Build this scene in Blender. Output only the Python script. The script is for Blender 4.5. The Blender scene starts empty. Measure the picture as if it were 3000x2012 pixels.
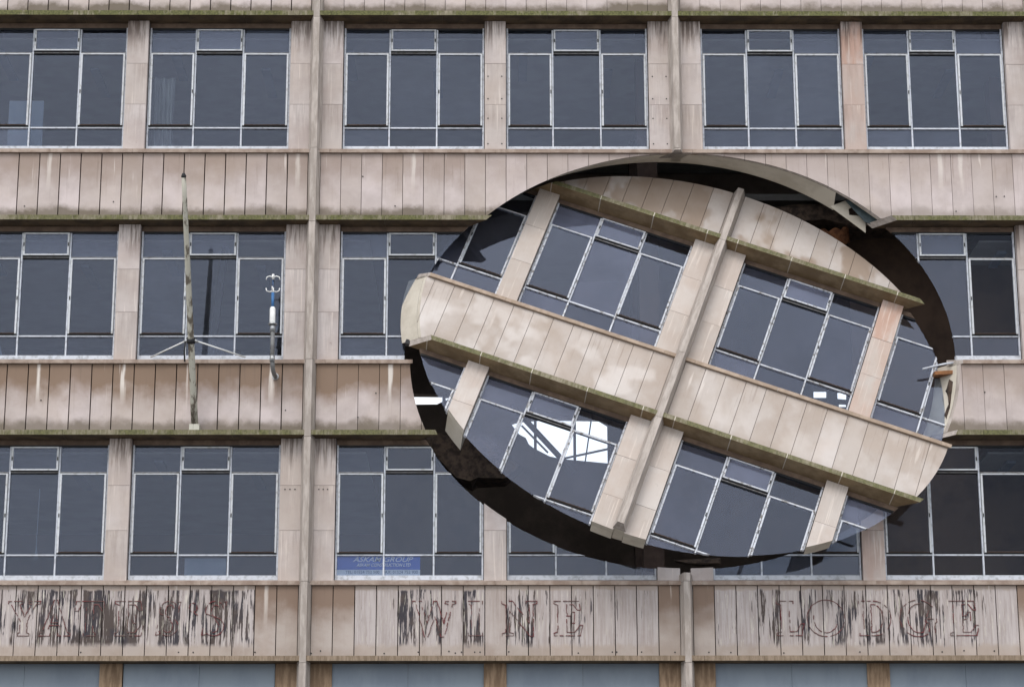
import bpy, bmesh, math, random
from mathutils import Vector, Matrix
random.seed(7)
S = bpy.context.scene
COL = S.collection
R = math.radians
# ------------------------------------------------------------------ camera
CAM = (2.96819941, -37.5974317, -9.08251359)
PITCH, YAW, ROLL = 0.274571286, 0.00780354827, -0.00170707041
cp, sp, cy_, sy_ = math.cos(PITCH), math.sin(PITCH), math.cos(YAW), math.sin(YAW)
fwd = Vector((sy_*cp, cy_*cp, sp)); r0 = Vector((cy_, -sy_, 0)); u0 = r0.cross(fwd)
rt = math.cos(ROLL)*r0 + math.sin(ROLL)*u0; up = -math.sin(ROLL)*r0 + math.cos(ROLL)*u0
cd = bpy.data.cameras.new('camera'); cam = bpy.data.objects.new('camera', cd); COL.objects.link(cam)
M = Matrix.Identity(4)
for i in range(3):
    M[i][0], M[i][1], M[i][2], M[i][3] = rt[i], up[i], -fwd[i], CAM[i]
cam.matrix_world = M
cd.sensor_width = 36; cd.lens = 36*7100/3000; cd.clip_end = 3000; cd.clip_start = .5
S.camera = cam
# ------------------------------------------------------------------ light
SUN_EL, SUN_AZ = 52, 200          # azimuth clockwise from +Y (building faces -Y)
w = bpy.data.worlds.new('World'); S.world = w; w.use_nodes = True
nt = w.node_tree; nt.nodes.clear()
sky = nt.nodes.new('ShaderNodeTexSky'); sky.sky_type = 'NISHITA'; sky.sun_disc = False
sky.sun_elevation = R(SUN_EL); sky.sun_rotation = R(SUN_AZ); sky.dust_density = 3; sky.air_density = 1.2
hs = nt.nodes.new('ShaderNodeHueSaturation'); hs.inputs['Saturation'].default_value = .34
bg = nt.nodes.new('ShaderNodeBackground'); bg.inputs[1].default_value = .125
ow = nt.nodes.new('ShaderNodeOutputWorld')
nt.links.new(sky.outputs[0], hs.inputs['Color']); ov = nt.nodes.new('ShaderNodeMix'); ov.data_type = 'RGBA'; ov.inputs[0].default_value = .6   # even cloud cover over the clear sky
ov.inputs[7].default_value = (10.2, 10.6, 11.2, 1); nt.links.new(hs.outputs[0], ov.inputs[6]); nt.links.new(ov.outputs[2], bg.inputs[0]); nt.links.new(bg.outputs[0], ow.inputs[0])
sl = bpy.data.lights.new('sun', 'SUN'); sl.energy = .9; sl.angle = R(22); sl.color = (1, .975, .95)
so = bpy.data.objects.new('sun', sl); COL.objects.link(so)
sd = Vector((math.sin(R(SUN_AZ))*math.cos(R(SUN_EL)), math.cos(R(SUN_AZ))*math.cos(R(SUN_EL)), math.sin(R(SUN_EL))))
so.rotation_euler = sd.to_track_quat('Z', 'Y').to_euler()
S.view_settings.view_transform = 'Standard'; S.view_settings.look = 'None'
S.view_settings.gamma = 1; S.view_settings.exposure = 0.55; S.view_settings.use_curve_mapping = False

# ------------------------------------------------------------------ materials
class NB:
    def __init__(s, name):
        s.m = bpy.data.materials.new(name); s.m.use_nodes = True; s.t = s.m.node_tree; s.t.nodes.clear()
        s.out = s.n('ShaderNodeOutputMaterial')
    def n(s, ty, **k):
        x = s.t.nodes.new(ty)
        for a, b in k.items(): setattr(x, a, b)
        return x
    def l(s, a, b): s.t.links.new(a, b)
    def val(s, sock, v):
        if hasattr(v, 'is_linked') or hasattr(v, 'links'): s.l(v, sock)
        else: sock.default_value = v
    def math(s, op, a, b=0., c=0.):
        x = s.n('ShaderNodeMath', operation=op)
        s.val(x.inputs[0], a); s.val(x.inputs[1], b)
        if len(x.inputs) > 2: s.val(x.inputs[2], c)
        return x.outputs[0]
    def noise(s, vec, scale, detail=4, rough=.55, dist=0.):
        x = s.n('ShaderNodeTexNoise'); s.l(vec, x.inputs['Vector'])
        x.inputs['Scale'].default_value = scale; x.inputs['Detail'].default_value = detail
        x.inputs['Roughness'].default_value = rough; x.inputs['Distortion'].default_value = dist
        return x.outputs['Fac']
    def mapping(s, vec, sc):
        x = s.n('ShaderNodeMapping'); s.l(vec, x.inputs[0]); x.inputs['Scale'].default_value = sc
        return x.outputs[0]
    def ramp(s, v, a, b, lo=0., hi=1.):
        x = s.n('ShaderNodeMapRange', interpolation_type='SMOOTHSTEP'); s.val(x.inputs[0], v)
        x.inputs[1].default_value = a; x.inputs[2].default_value = b; x.inputs[3].default_value = lo; x.inputs[4].default_value = hi
        return x.outputs[0]
    def mix(s, f, a, b):
        x = s.n('ShaderNodeMix', data_type='RGBA'); s.val(x.inputs[0], f)
        for sock, v in ((x.inputs[6], a), (x.inputs[7], b)):
            if isinstance(v, tuple): sock.default_value = (*v, 1)
            else: s.l(v, sock)
        return x.outputs[2]
    def attr(s, name):
        x = s.n('ShaderNodeAttribute', attribute_type='OBJECT', attribute_name=name); return x.outputs['Fac']
    def rnd(s): return s.n('ShaderNodeObjectInfo').outputs['Random']
    def offs(s, vec):
        """object coordinates shifted by a random offset per object"""
        v = s.n('ShaderNodeVectorMath', operation='SCALE'); cmb = s.n('ShaderNodeCombineXYZ')
        r = s.rnd(); s.l(r, cmb.inputs[0]); s.l(r, cmb.inputs[1]); s.l(r, cmb.inputs[2])
        s.l(cmb.outputs[0], v.inputs[0]); v.inputs['Scale'].default_value = 37.
        a = s.n('ShaderNodeVectorMath', operation='ADD'); s.l(vec, a.inputs[0]); s.l(v.outputs[0], a.inputs[1])
        return a.outputs[0]
    def bsdf(s, col, rough=.8, bump=None, bstr=.3, bdist=.01, metal=0., spec=.3):
        p = s.n('ShaderNodeBsdfPrincipled'); s.val(p.inputs['Roughness'], rough)
        if isinstance(col, tuple): p.inputs['Base Color'].default_value = (*col, 1)
        else: s.l(col, p.inputs['Base Color'])
        p.inputs['Metallic'].default_value = metal; p.inputs['Specular IOR Level'].default_value = spec
        if bump is not None:
            b = s.n('ShaderNodeBump'); b.inputs['Strength'].default_value = bstr; b.inputs['Distance'].default_value = bdist
            s.l(bump, b.inputs['Height']); s.l(b.outputs[0], p.inputs['Normal'])
        s.l(p.outputs[0], s.out.inputs[0]); return p
def hexc(r, g, b):
    f = lambda c: (c/255/12.92) if c/255 <= .04045 else ((c/255+.055)/1.055)**2.4
    return (f(r), f(g), f(b))

def stone_mat(name, light, dark, brown, peel=False, pier=False):
    b = NB(name)
    tc = b.n('ShaderNodeTexCoord'); oc = tc.outputs['Object']; geo = b.n('ShaderNodeNewGeometry'); pos = geo.outputs['Position']
    ro = b.offs(oc)
    sep = b.n('ShaderNodeSeparateXYZ'); b.l(oc, sep.inputs[0]); z = sep.outputs[2]
    n1 = b.noise(ro, 2.2, 5, .6); n2 = b.noise(pos, .9, 4, .6); n3 = b.noise(ro, 45, 3, .7)
    col = b.mix(b.ramp(n1, .35, .68), light, dark)
    col = b.mix(b.math('MULTIPLY', b.ramp(n2, .42, .68), .45), col, hexc(186, 171, 160))
    # tone of the single slab
    col = b.mix(b.math('MULTIPLY', b.rnd(), .42), col, hexc(158, 146, 136))
    # brown weathering that hangs from the sill
    nz = b.math('ADD', z, b.math('MULTIPLY', b.math('SUBTRACT', b.noise(ro, 2.6, 4), .5), .75))
    st = b.math('MULTIPLY', b.ramp(nz, .32, 1.0), b.attr('stain'))
    if pier: st = b.math('MULTIPLY', b.ramp(b.noise(b.mapping(ro, (5, 5, 1.6)), 1., 4), .30, .62), b.attr('stain'))
    col = b.mix(b.math('MINIMUM', st, .95), col, brown)
    if pier:
        sv = b.noise(b.mapping(ro, (16, 16, 1.1)), 1., 4, .7)
        zz = b.math('SUBTRACT', 1.0, b.ramp(z, .05, .65)) if False else b.ramp(z, .0, .75)
        f = b.math('MULTIPLY', b.math('MULTIPLY', b.ramp(sv, .40, .62), zz), b.attr('grime'))  # shadow at the pier tops painted in as dark dirt streaks
        col = b.mix(b.math('MINIMUM', f, .85), col, hexc(88, 74, 66))
        f2 = b.math('MULTIPLY', b.ramp(b.noise(b.mapping(ro, (22, 22, .9)), 1., 3, .6), .58, .70), .35)
        col = b.mix(f2, col, hexc(225, 214, 204))
    else:
        # pale runs
        wv = b.noise(b.mapping(ro, (9, 9, .7)), 1., 3, .6)
        f = b.math('MULTIPLY', b.ramp(wv, .64, .73), b.ramp(z, .2, 1.0, .15, .8))
        col = b.mix(b.math('MULTIPLY', f, .55), col, hexc(228, 218, 210))
        sx = b.math('ABSOLUTE', b.math('ADD', sep.outputs[0], b.math('MULTIPLY', b.math('SUBTRACT', b.noise(b.mapping(ro, (3, 3, 2)), 1., 3), .5), .05)))
        wd = b.math('MULTIPLY_ADD', b.noise(b.mapping(ro, (14, 14, 1.2)), 1., 3), .10, -.015)
        f = b.math('MULTIPLY', b.math('MULTIPLY', b.ramp(b.math('SUBTRACT', sx, wd), -.02, .012, 1., 0.), b.ramp(z, .35, .95)), b.attr('run'))
        col = b.mix(b.math('MINIMUM', f, .8), col, hexc(216, 208, 200))
        # dark drips
        dv = b.noise(b.mapping(ro, (19, 19, .9)), 1., 4, .65)
        col = b.mix(b.math('MULTIPLY', b.ramp(dv, .56, .72), b.math('MULTIPLY', b.ramp(z, .1, 1.1, .15, 1.), .42)), col, hexc(112, 96, 86))
        # algae above the ledge
        mn = b.math('ADD', z, b.math('MULTIPLY', b.math('SUBTRACT', b.noise(pos, 2.5, 5, .65), .5), -.35))
        f = b.math('MULTIPLY', b.ramp(mn, .08, .25, 1., 0.), b.attr('moss'))
        col = b.mix(b.math('MINIMUM', f, .8), col, hexc(84, 74, 56))
        # damp patches (the turned piece)
        dn = b.math('ADD', b.noise(b.mapping(pos, (1, 1, .7)), 1.5, 3, .5, .2), b.math('MULTIPLY', b.rnd(), .09))
        f = b.math('MULTIPLY', b.ramp(dn, .50, .60), b.attr('damp'))
        col = b.mix(b.math('MULTIPLY', f, .55), col, hexc(140, 121, 104))
        f = b.math('MULTIPLY', b.ramp(b.noise(pos, 1.3, 3, .5), .50, .62), b.attr('pale'))
        col = b.mix(b.math('MULTIPLY', f, .6), col, hexc(216, 210, 206))
    if peel:
        ps = b.n('ShaderNodeSeparateXYZ'); b.l(pos, ps.inputs[0]); pz = ps.outputs[2]
        zone = b.math('MULTIPLY', b.ramp(b.math('ADD', pz, b.math('MULTIPLY', b.noise(pos, 9, 2), .12)), -3.33, -3.22), b.ramp(b.math('ADD', pz, b.math('MULTIPLY', b.noise(pos, 7, 2), .1)), -2.44, -2.40, 1., 0.))
        pa = b.attr('peel')
        pw = b.math('MULTIPLY', b.ramp(pa, 0.02, .2), zone)
        grey = b.mix(b.ramp(b.noise(b.mapping(pos, (30, 30, 1.5)), 1., 4, .7), .35, .65), hexc(152, 143, 142), hexc(184, 177, 177))
        col = b.mix(b.math('MULTIPLY', pw, .6), col, grey)
        lowf = b.noise(b.mapping(pos, (4.2, 4.2, .8)), 1., 2, .5)
        hi = b.noise(b.mapping(pos, (26, 26, 1.6)), 1., 4, .65)
        k = b.math('ADD', b.math('MULTIPLY', lowf, .75), b.math('MULTIPLY', hi, 1.15))
        k = b.math('ADD', k, b.math('MULTIPLY', pa, .36))
        blk = b.math('MULTIPLY', b.math('MULTIPLY', b.ramp(k, 1.20, 1.26), zone), b.ramp(pa, .05, .25))
        bc = b.mix(b.ramp(b.noise(pos, 3, 2), .4, .6), hexc(40, 38, 46), hexc(66, 56, 52))
        col = b.mix(b.math('MULTIPLY', blk, .94), col, bc)
        cr = b.math('MULTIPLY', b.math('MULTIPLY', b.ramp(b.noise(b.mapping(pos, (34, 34, 1.9)), 1.3, 3, .6), .60, .66), zone), b.ramp(pa, .05, .3))
        col = b.mix(b.math('MULTIPLY', cr, .6), col, hexc(206, 200, 184))
    # pits and specks
    col = b.mix(b.math('MULTIPLY', b.ramp(n3, .60, .75), .25), col, hexc(120, 104, 92))
    col = b.mix(b.math('MULTIPLY', b.ramp(b.noise(ro, 6, 6, .75), .66, .74), .35), col, hexc(110, 92, 82))
    b.bsdf(col, .85, n3, .25, .004)
    return b.m
LIGHT, DARK, BROWN = hexc(195, 183, 181), hexc(177, 165, 162), hexc(124, 103, 86)
M_PANEL = stone_mat('limestone_panel', LIGHT, DARK, BROWN)
M_SIGNP = stone_mat('painted_limestone', hexc(172, 161, 154), hexc(156, 142, 133), hexc(124, 104, 90), peel=True)
M_DPANEL = stone_mat('limestone_warm', hexc(188, 180, 175), hexc(176, 165, 157), hexc(152, 136, 122))
M_PIER = stone_mat('pier_stone', hexc(191, 182, 179), hexc(173, 161, 157), hexc(170, 140, 126), pier=True)
M_DPIER = stone_mat('pier_stone_warm', hexc(192, 184, 178), hexc(182, 169, 160), hexc(176, 144, 128), pier=True)

def simple(name, c1, c2, scale=3, rough=.8, stretch=(1, 1, 1), spec=.3, bump=.15, metal=0., pos=False, lo=.38, hi=.64):
    b = NB(name); tc = b.n('ShaderNodeTexCoord')
    src = b.n('ShaderNodeNewGeometry').outputs['Position'] if pos else b.offs(tc.outputs['Object'])
    n = b.noise(b.mapping(src, stretch), scale, 6, .65)
    col = b.mix(b.math('MULTIPLY', b.rnd(), .22), b.mix(b.ramp(n, lo, hi), c1, c2), tuple(c*.62 for c in c2))
    b.bsdf(col, rough, n, bump, .006, metal, spec); return b.m
def ledge_mat():
    b = NB('ledge_stone_algae'); pos = b.n('ShaderNodeNewGeometry').outputs['Position']; tc = b.n('ShaderNodeTexCoord')
    ro = b.offs(tc.outputs['Object'])
    n = b.noise(pos, 1.7, 5, .7); n2 = b.noise(b.mapping(ro, (22, 22, 4)), 1., 4, .7); n3 = b.noise(ro, 30, 3)
    col = b.mix(b.ramp(n2, .35, .65), hexc(138, 130, 112), hexc(112, 104, 86))
    f = b.math('MULTIPLY', b.ramp(b.math('ADD', n, b.math('MULTIPLY', n2, .35)), .50, .74), b.attr('moss'))
    col = b.mix(b.math('MINIMUM', f, .92), col, b.mix(b.ramp(n3, .4, .6), hexc(76, 76, 46), hexc(98, 98, 60)))
    col = b.mix(b.attr('red'), col, b.mix(b.ramp(n2, .3, .7), hexc(158, 118, 106), hexc(128, 92, 82)))
    b.bsdf(col, .9, n3, .5, .006); return b.m
M_LEDGE = ledge_mat()
M_SOFFIT = simple('soffit_stained_shaded', hexc(66, 54, 42), hexc(94, 78, 58), 3, .9, pos=True)  # algae stain, with the shade under the ledge darkened into the colour
M_DSOFFIT = simple('soffit_stained_lit', hexc(118, 98, 72), hexc(142, 122, 94), 3, .9)  # lighter copy: brighter light on the turned section painted in
M_SILL = simple('sill_stone', hexc(136, 118, 106), hexc(166, 150, 138), 5, .85)
M_DSILL = simple('sill_stone_warm', hexc(146, 128, 112), hexc(168, 150, 134), 5, .85)
M_FIN = simple('fin_stone', hexc(150, 140, 132), hexc(178, 168, 160), 5, .85, (2.5, 2.5, .5))
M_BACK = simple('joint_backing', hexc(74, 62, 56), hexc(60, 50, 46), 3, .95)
M_FRAME = simple('white_steel_frame', hexc(196, 200, 208), hexc(152, 155, 160), 14, .5, lo=.45, hi=.7)
M_SASH = simple('grey_steel_sash', hexc(196, 199, 203), hexc(158, 158, 156), 16, .55, lo=.48, hi=.7)
M_DFRAME = simple('weathered_white_frame', hexc(196, 199, 206), hexc(112, 106, 100), 17, .6, lo=.50, hi=.66)
M_GREYBAR = simple('grey_weathered_bar', hexc(150, 150, 152), hexc(112, 108, 104), 14, .6)
M_HEAD = simple('head_board_brown', hexc(92, 76, 66), hexc(116, 98, 84), 5, .8)
M_CREAM = simple('cream_lining_plate', hexc(198, 190, 176), hexc(180, 171, 156), 2.2, .6, bump=.03)
M_RUBBLE = simple('broken_concrete', hexc(86, 72, 62), hexc(48, 40, 36), 9, .95, bump=.8)
M_ROOM = simple('room_plaster', hexc(104, 90, 80), hexc(82, 70, 62), 1.2, .95)
M_BROWNWALL = simple('brown_inner_wall', hexc(88, 70, 58), hexc(66, 52, 44), 1.5, .95)
M_CEIL = simple('room_ceiling', hexc(96, 92, 88), hexc(78, 74, 70), 1.2, .95)
M_COLUMN = simple('column_brown', hexc(92, 76, 68), hexc(74, 60, 54), 3, .9)
M_BOARD = simple('blue_grey_board', hexc(112, 122, 134), hexc(124, 134, 144), 1.2, .6, (1, 1, .4), pos=True)
M_BROWNPIER = simple('brown_pier_stone', hexc(112, 92, 74), hexc(146, 124, 102), 4, .9, (4, 4, .6))
M_ASPHALT = simple('asphalt', (.05, .05, .052), (.065, .064, .062), 4, .9, pos=True)
M_PAVE = simple('paving', (.30, .29, .28), (.36, .35, .33), 3, .9, pos=True)
M_POLE = simple('pole_peeling_paint', hexc(180, 177, 164), hexc(96, 88, 78), 11, .6, (1, 1, .3), lo=.50, hi=.60)
M_BLACK = simple('black_rubber_and_shade', (.012, .012, .015), (.02, .02, .02), 6, .6)
M_WHITE = simple('white_enamel', (.8, .8, .78), (.7, .7, .68), 8, .35)
M_STEEL = simple('galvanised_steel', (.42, .43, .44), (.3, .3, .3), 9, .4, metal=.7)
M_DKPIPE = simple('dull_grey_pipe', (.19, .19, .19), (.12, .12, .12), 9, .5)
M_BLUE = simple('blue_rod', (.05, .16, .36), (.04, .12, .28), 6, .4)
M_RUST = simple('rust_orange', hexc(138, 92, 62), hexc(96, 62, 44), 12, .9)
M_TEAL = simple('teal_angle_steel', hexc(74, 88, 92), hexc(58, 68, 72), 8, .5)
M_SIGNB = simple('sign_blue', hexc(44, 88, 176), hexc(52, 98, 188), 2, .5)
M_SIGNW = simple('sign_white', hexc(216, 224, 232), hexc(206, 216, 228), 2, .5)
M_LETW = simple('sign_lettering', hexc(214, 218, 222), hexc(200, 206, 216), 2, .5)
M_LETG = simple('sign_grey_lettering', hexc(110, 128, 158), hexc(120, 138, 164), 2, .5)
M_MAROON = simple('maroon_paint_edge', hexc(104, 48, 50), hexc(104, 84, 80), 4, .8)
M_CURTAIN = simple('net_curtain', hexc(132, 136, 132), hexc(96, 100, 100), 6, .9, (8, 8, .4))
M_TILE = simple('ceiling_tile', hexc(170, 170, 166), hexc(150, 148, 144), 1.5, .9)
M_PAPER = simple('pale_board', hexc(128, 138, 150), hexc(110, 122, 136), 3, .8)
M_WOODO = simple('raw_timber', hexc(152, 104, 66), hexc(124, 84, 54), 8, .8)
def glass_mat(name, veil, vcol, ior=1.5):
    b = NB(name); geo = b.n('ShaderNodeNewGeometry'); pos = geo.outputs['Position']
    wob = b.noise(pos, 1.1, 2, .5)
    bp = b.n('ShaderNodeBump'); bp.inputs['Strength'].default_value = .12; bp.inputs['Distance'].default_value = .02; b.l(wob, bp.inputs['Height'])
    tr = b.n('ShaderNodeBsdfTransparent'); tr.inputs[0].default_value = (.90, .93, .96, 1)
    gl = b.n('ShaderNodeBsdfGlossy'); gl.inputs['Roughness'].default_value = .02; gl.inputs['Color'].default_value = (.65, .70, .86, 1); b.l(bp.outputs[0], gl.inputs['Normal'])
    fr = b.n('ShaderNodeFresnel'); fr.inputs['IOR'].default_value = ior; b.l(bp.outputs[0], fr.inputs['Normal'])
    m1 = b.n('ShaderNodeMixShader'); b.l(fr.outputs[0], m1.inputs[0]); b.l(tr.outputs[0], m1.inputs[1]); b.l(gl.outputs[0], m1.inputs[2])
    df = b.n('ShaderNodeBsdfDiffuse'); df.inputs[0].default_value = (*vcol, 1)
    dn = b.math('MULTIPLY', b.math('MULTIPLY', b.math('MULTIPLY_ADD', b.math('POWER', b.rnd(), 1.6), 2.6, .1), b.attr('dust')), b.ramp(b.noise(b.offs(b.n('ShaderNodeTexCoord').outputs['Object']), 1.4, 5, .65), .3, .75, .6*veil, 1.3*veil))  # dust also carries the reflection brightness painted in per pane
    m2 = b.n('ShaderNodeMixShader'); b.l(dn, m2.inputs[0]); b.l(m1.outputs[0], m2.inputs[1]); b.l(df.outputs[0], m2.inputs[2])
    b.l(m2.outputs[0], b.out.inputs[0]); return b.m
M_GLASS = glass_mat('window_glass', .04, (.28, .32, .43))
M_CGLASS = glass_mat('dark_reflection_glass', .008, (.30, .34, .42), 1.22)  # ordinary panes; dark reflection put in by weaker gloss and veil
M_DGLASS = glass_mat('window_glass_dusty', .05, (.35, .37, .50))

# ------------------------------------------------------------------ mesh helpers
_cache = {}
def box_mesh(dx, dy, dz, mats):
    """box with x centred, y from 0 to dy, z from 0 to dz. mats: one material, or (side, bottom)"""
    key = (round(dx, 4), round(dy, 4), round(dz, 4), tuple(m.name for m in mats))
    if key in _cache: return _cache[key]
    h = dx/2
    v = [(-h, 0, 0), (h, 0, 0), (h, dy, 0), (-h, dy, 0), (-h, 0, dz), (h, 0, dz), (h, dy, dz), (-h, dy, dz)]
    f = [(0, 3, 2, 1), (4, 5, 6, 7), (0, 1, 5, 4), (1, 2, 6, 5), (2, 3, 7, 6), (3, 0, 4, 7)]
    me = bpy.data.meshes.new('block'); me.from_pydata(v, [], f)
    for m in mats: me.materials.append(m)
    if len(mats) > 1: me.polygons[0].material_index = 1
    _cache[key] = me; return me
def join_boxes(boxes, org, mat):
    v, f = [], []
    mi = []; mats = mat if isinstance(mat, (tuple, list)) else (mat,)
    for bx in boxes:
        (x0, x1, y0, y1, z0, z1) = bx[:6]; mi += [bx[6] if len(bx) > 6 else 0]*6
        n = len(v)
        v += [(x-org[0], y-org[1], z-org[2]) for z in (z0, z1) for (x, y) in ((x0, y0), (x1, y0), (x1, y1), (x0, y1))]
        f += [tuple(n+i for i in q) for q in ((0, 3, 2, 1), (4, 5, 6, 7), (0, 1, 5, 4), (1, 2, 6, 5), (2, 3, 7, 6), (3, 0, 4, 7))]
    me = bpy.data.meshes.new('frame'); me.from_pydata(v, [], f)
    for m in mats: me.materials.append(m)
    for p_, i_ in zip(me.polygons, mi): p_.material_index = i_
    return me
def prism_mesh(poly, a, b, mat, axis='y'):
    """poly: (u,v) outline; extruded from a to b along axis"""
    n = len(poly); P = (lambda u, v, t: (u, t, v)) if axis == 'y' else (lambda u, v, t: (u, v, t))
    v = [P(p[0], p[1], a) for p in poly]+[P(p[0], p[1], b) for p in poly]
    f = [tuple(range(n)), tuple(range(2*n-1, n-1, -1))]+[(i, i+n, (i+1) % n+n, (i+1) % n) for i in range(n)]
    me = bpy.data.meshes.new('prism'); me.from_pydata(v, [], f); me.materials.append(mat)
    bm = bmesh.new(); bm.from_mesh(me); bmesh.ops.recalc_face_normals(bm, faces=bm.faces); bm.to_mesh(me); bm.free()
    return me
def tube_mesh(pts, radii, mat, seg=12, cap=True):
    bm = bmesh.new(); rings = []
    pts = [Vector(p) for p in pts]
    if not hasattr(radii, '__len__'): radii = [radii]*len(pts)
    for i, p in enumerate(pts):
        d = (pts[min(i+1, len(pts)-1)]-pts[max(i-1, 0)]).normalized()
        a = d.cross(Vector((0, 1, .3))).normalized()
        if a.length < .1: a = d.cross(Vector((1, 0, 0))).normalized()
        c = d.cross(a)
        rings.append([bm.verts.new(p+radii[i]*(math.cos(t)*a+math.sin(t)*c)) for t in [2*math.pi*k/seg for k in range(seg)]])
    for r1, r2 in zip(rings, rings[1:]):
        for k in range(seg): bm.faces.new((r1[k], r1[(k+1) % seg], r2[(k+1) % seg], r2[k]))
    if cap: bm.faces.new(rings[0][::-1]); bm.faces.new(rings[-1])
    bmesh.ops.recalc_face_normals(bm, faces=bm.faces)
    for f in bm.faces: f.smooth = len(f.verts) == 4
    me = bpy.data.meshes.new('tube'); bm.to_mesh(me); bm.free(); me.materials.append(mat); return me
def smoothless(me): return me
def top(name, label, cat, loc, group=None, kind=None, mesh=None):
    o = bpy.data.objects.new(name, mesh); COL.objects.link(o); o.location = loc
    if kind: o['kind'] = kind
    if label: o['label'] = label
    if cat: o['category'] = cat
    if group: o['group'] = group
    return o

# ------------------------------------------------------------------ the cuts
H = 3.608
ELL = {  # cx, cz, ax, az, reference y, slope of the cut dx/dy, y range
 'BS': (6.065, 1.298, 4.449, 3.529, .18, -.80, -.4, .9),
 'BG': (5.997, 1.378, 4.485, 3.491, .39, -.15, -.1, .9),
 'DS': (6.073, 1.329, 4.412, 3.368, .18, -.85, -.4, .9),
 'DG': (5.997, 1.367, 4.378, 3.423, .39, -.12, -.1, 1.6)}
cutters = {}
def cutter(kind, mat):
    k = (kind, mat.name)
    if k in cutters: return cutters[k]
    cx, cz, ax, az, yr, sl_, ya, yb = ELL[kind]; n = 160; v = []
    for y in (ya, yb):
        for i in range(n):
            t = 2*math.pi*(i+.37)/n; v.append((cx+ax*math.cos(t)+(y-yr)*sl_, y, cz+az*math.sin(t)))
    f = [tuple(range(n)), tuple(range(2*n-1, n-1, -1))]+[(i, i+n, (i+1) % n+n, (i+1) % n) for i in range(n)]
    me = bpy.data.meshes.new('cutter'); me.from_pydata(v, [], f); me.materials.append(mat)
    bm = bmesh.new(); bm.from_mesh(me); bmesh.ops.recalc_face_normals(bm, faces=bm.faces); bm.to_mesh(me); bm.free()
    o = bpy.data.objects.new('cutter', me); COL.objects.link(o); cutters[k] = o; return o
PIECES = []   # dicts
class Piece: pass
def add(name, mesh, org, bbox, root, cut, cutmat=None, parent=None, solid=True, **props):
    """org, bbox in facade coordinates; cut 'S' or 'G' picks the outline of the cut; root.side 'B' or 'D'"""
    x0, x1, y0, y1, z0, z1 = bbox; state = 'in'
    if cut:
        kind = root['side_'] + cut; cx, cz, ax, az, yr, sl_, _, _ = ELL[kind]
        shs = [(y-yr)*sl_ for y in (y0, y1)]
        allin = all(((x-cx-s)/ax)**2+((z-cz)/az)**2 < 1 for x in (x0, x1) for z in (z0, z1) for s in shs)
        lo, hi = min(shs), max(shs)
        nx = min(max(cx, x0-hi), x1-lo); nz = min(max(cz, z0), z1)
        anyin = ((nx-cx)/ax)**2+((nz-cz)/az)**2 < 1
        if root['side_'] == 'B':
            if allin: return None
            state = 'cut' if anyin else 'keep'
        else:
            if not anyin: return None
            state = 'keep' if allin else 'cut'
    o = bpy.data.objects.new(name, mesh); COL.objects.link(o); o.location = org
    for k, v in props.items(): o[k] = v
    p = Piece(); p.o = o; p.org = Vector(org); p.root = root; p.parent = parent; PIECES.append(p)
    if state == 'cut':
        o.data = mesh.copy()
        md = o.modifiers.new('b', 'BOOLEAN'); md.solver = 'EXACT'; md.use_self = False
        md.operation = 'DIFFERENCE' if root['side_'] == 'B' else 'INTERSECT'
        md.object = cutter(kind, cutmat or M_CREAM)
        try: md.material_mode = 'TRANSFER'
        except Exception: pass
        p.cut = True
    else: p.cut = False
    return p
def in_state(side, cut, bbox):
    x0, x1, y0, y1, z0, z1 = bbox[:6]; cx, cz, ax, az, yr, sl_, _, _ = ELL[side+cut]
    shs = [(y-yr)*sl_ for y in (y0, y1)]
    allin = all(((x-cx-s)/ax)**2+((z-cz)/az)**2 < 1 for x in (x0, x1) for z in (z0, z1) for s in shs)
    nx = min(max(cx, x0-max(shs)), x1-min(shs)); nz = min(max(cz, z0), z1)
    anyin = ((nx-cx)/ax)**2+((nz-cz)/az)**2 < 1
    return 'all' if allin else ('some' if anyin else 'none')
def bars(name, boxes, org, root, cut, mat, parent=None, **props):
    """a frame of several bars; each bar is cut on its own, then all are joined"""
    side = root['side_']; keep, tocut = [], []
    for b in boxes:
        st = in_state(side, cut, b)
        if side == 'B': (keep if st == 'none' else tocut if st == 'some' else []).append(b)
        else: (keep if st == 'all' else tocut if st == 'some' else []).append(b)
    if not keep and not tocut: return None
    o = bpy.data.objects.new(name, join_boxes(keep, org, mat)); COL.objects.link(o); o.location = org
    for k, v in props.items(): o[k] = v
    p = Piece(); p.o = o; p.org = Vector(org); p.root = root; p.parent = parent; p.cut = False; p.subs = []; PIECES.append(p)
    for b in tocut:
        t = bpy.data.objects.new('t', join_boxes([b[:6]], (0, 0, 0), (mat[b[6] if len(b) > 6 else 0] if isinstance(mat, tuple) else mat))); COL.objects.link(t)
        md = t.modifiers.new('b', 'BOOLEAN'); md.solver = 'EXACT'; md.operation = 'DIFFERENCE' if side == 'B' else 'INTERSECT'
        md.object = cutter(side+cut, mat[0] if isinstance(mat, tuple) else mat); p.subs.append(t)
    return p
def box(name, b, root, cut, mats, cutmat=None, parent=None, **props):
    x0, x1, y0, y1, z0, z1 = b
    if not isinstance(mats, tuple): mats = (mats,)
    return add(name, box_mesh(x1-x0, y1-y0, z1-z0, mats), ((x0+x1)/2, y0, z0), b, root, cut, cutmat, parent, **props)

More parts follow.
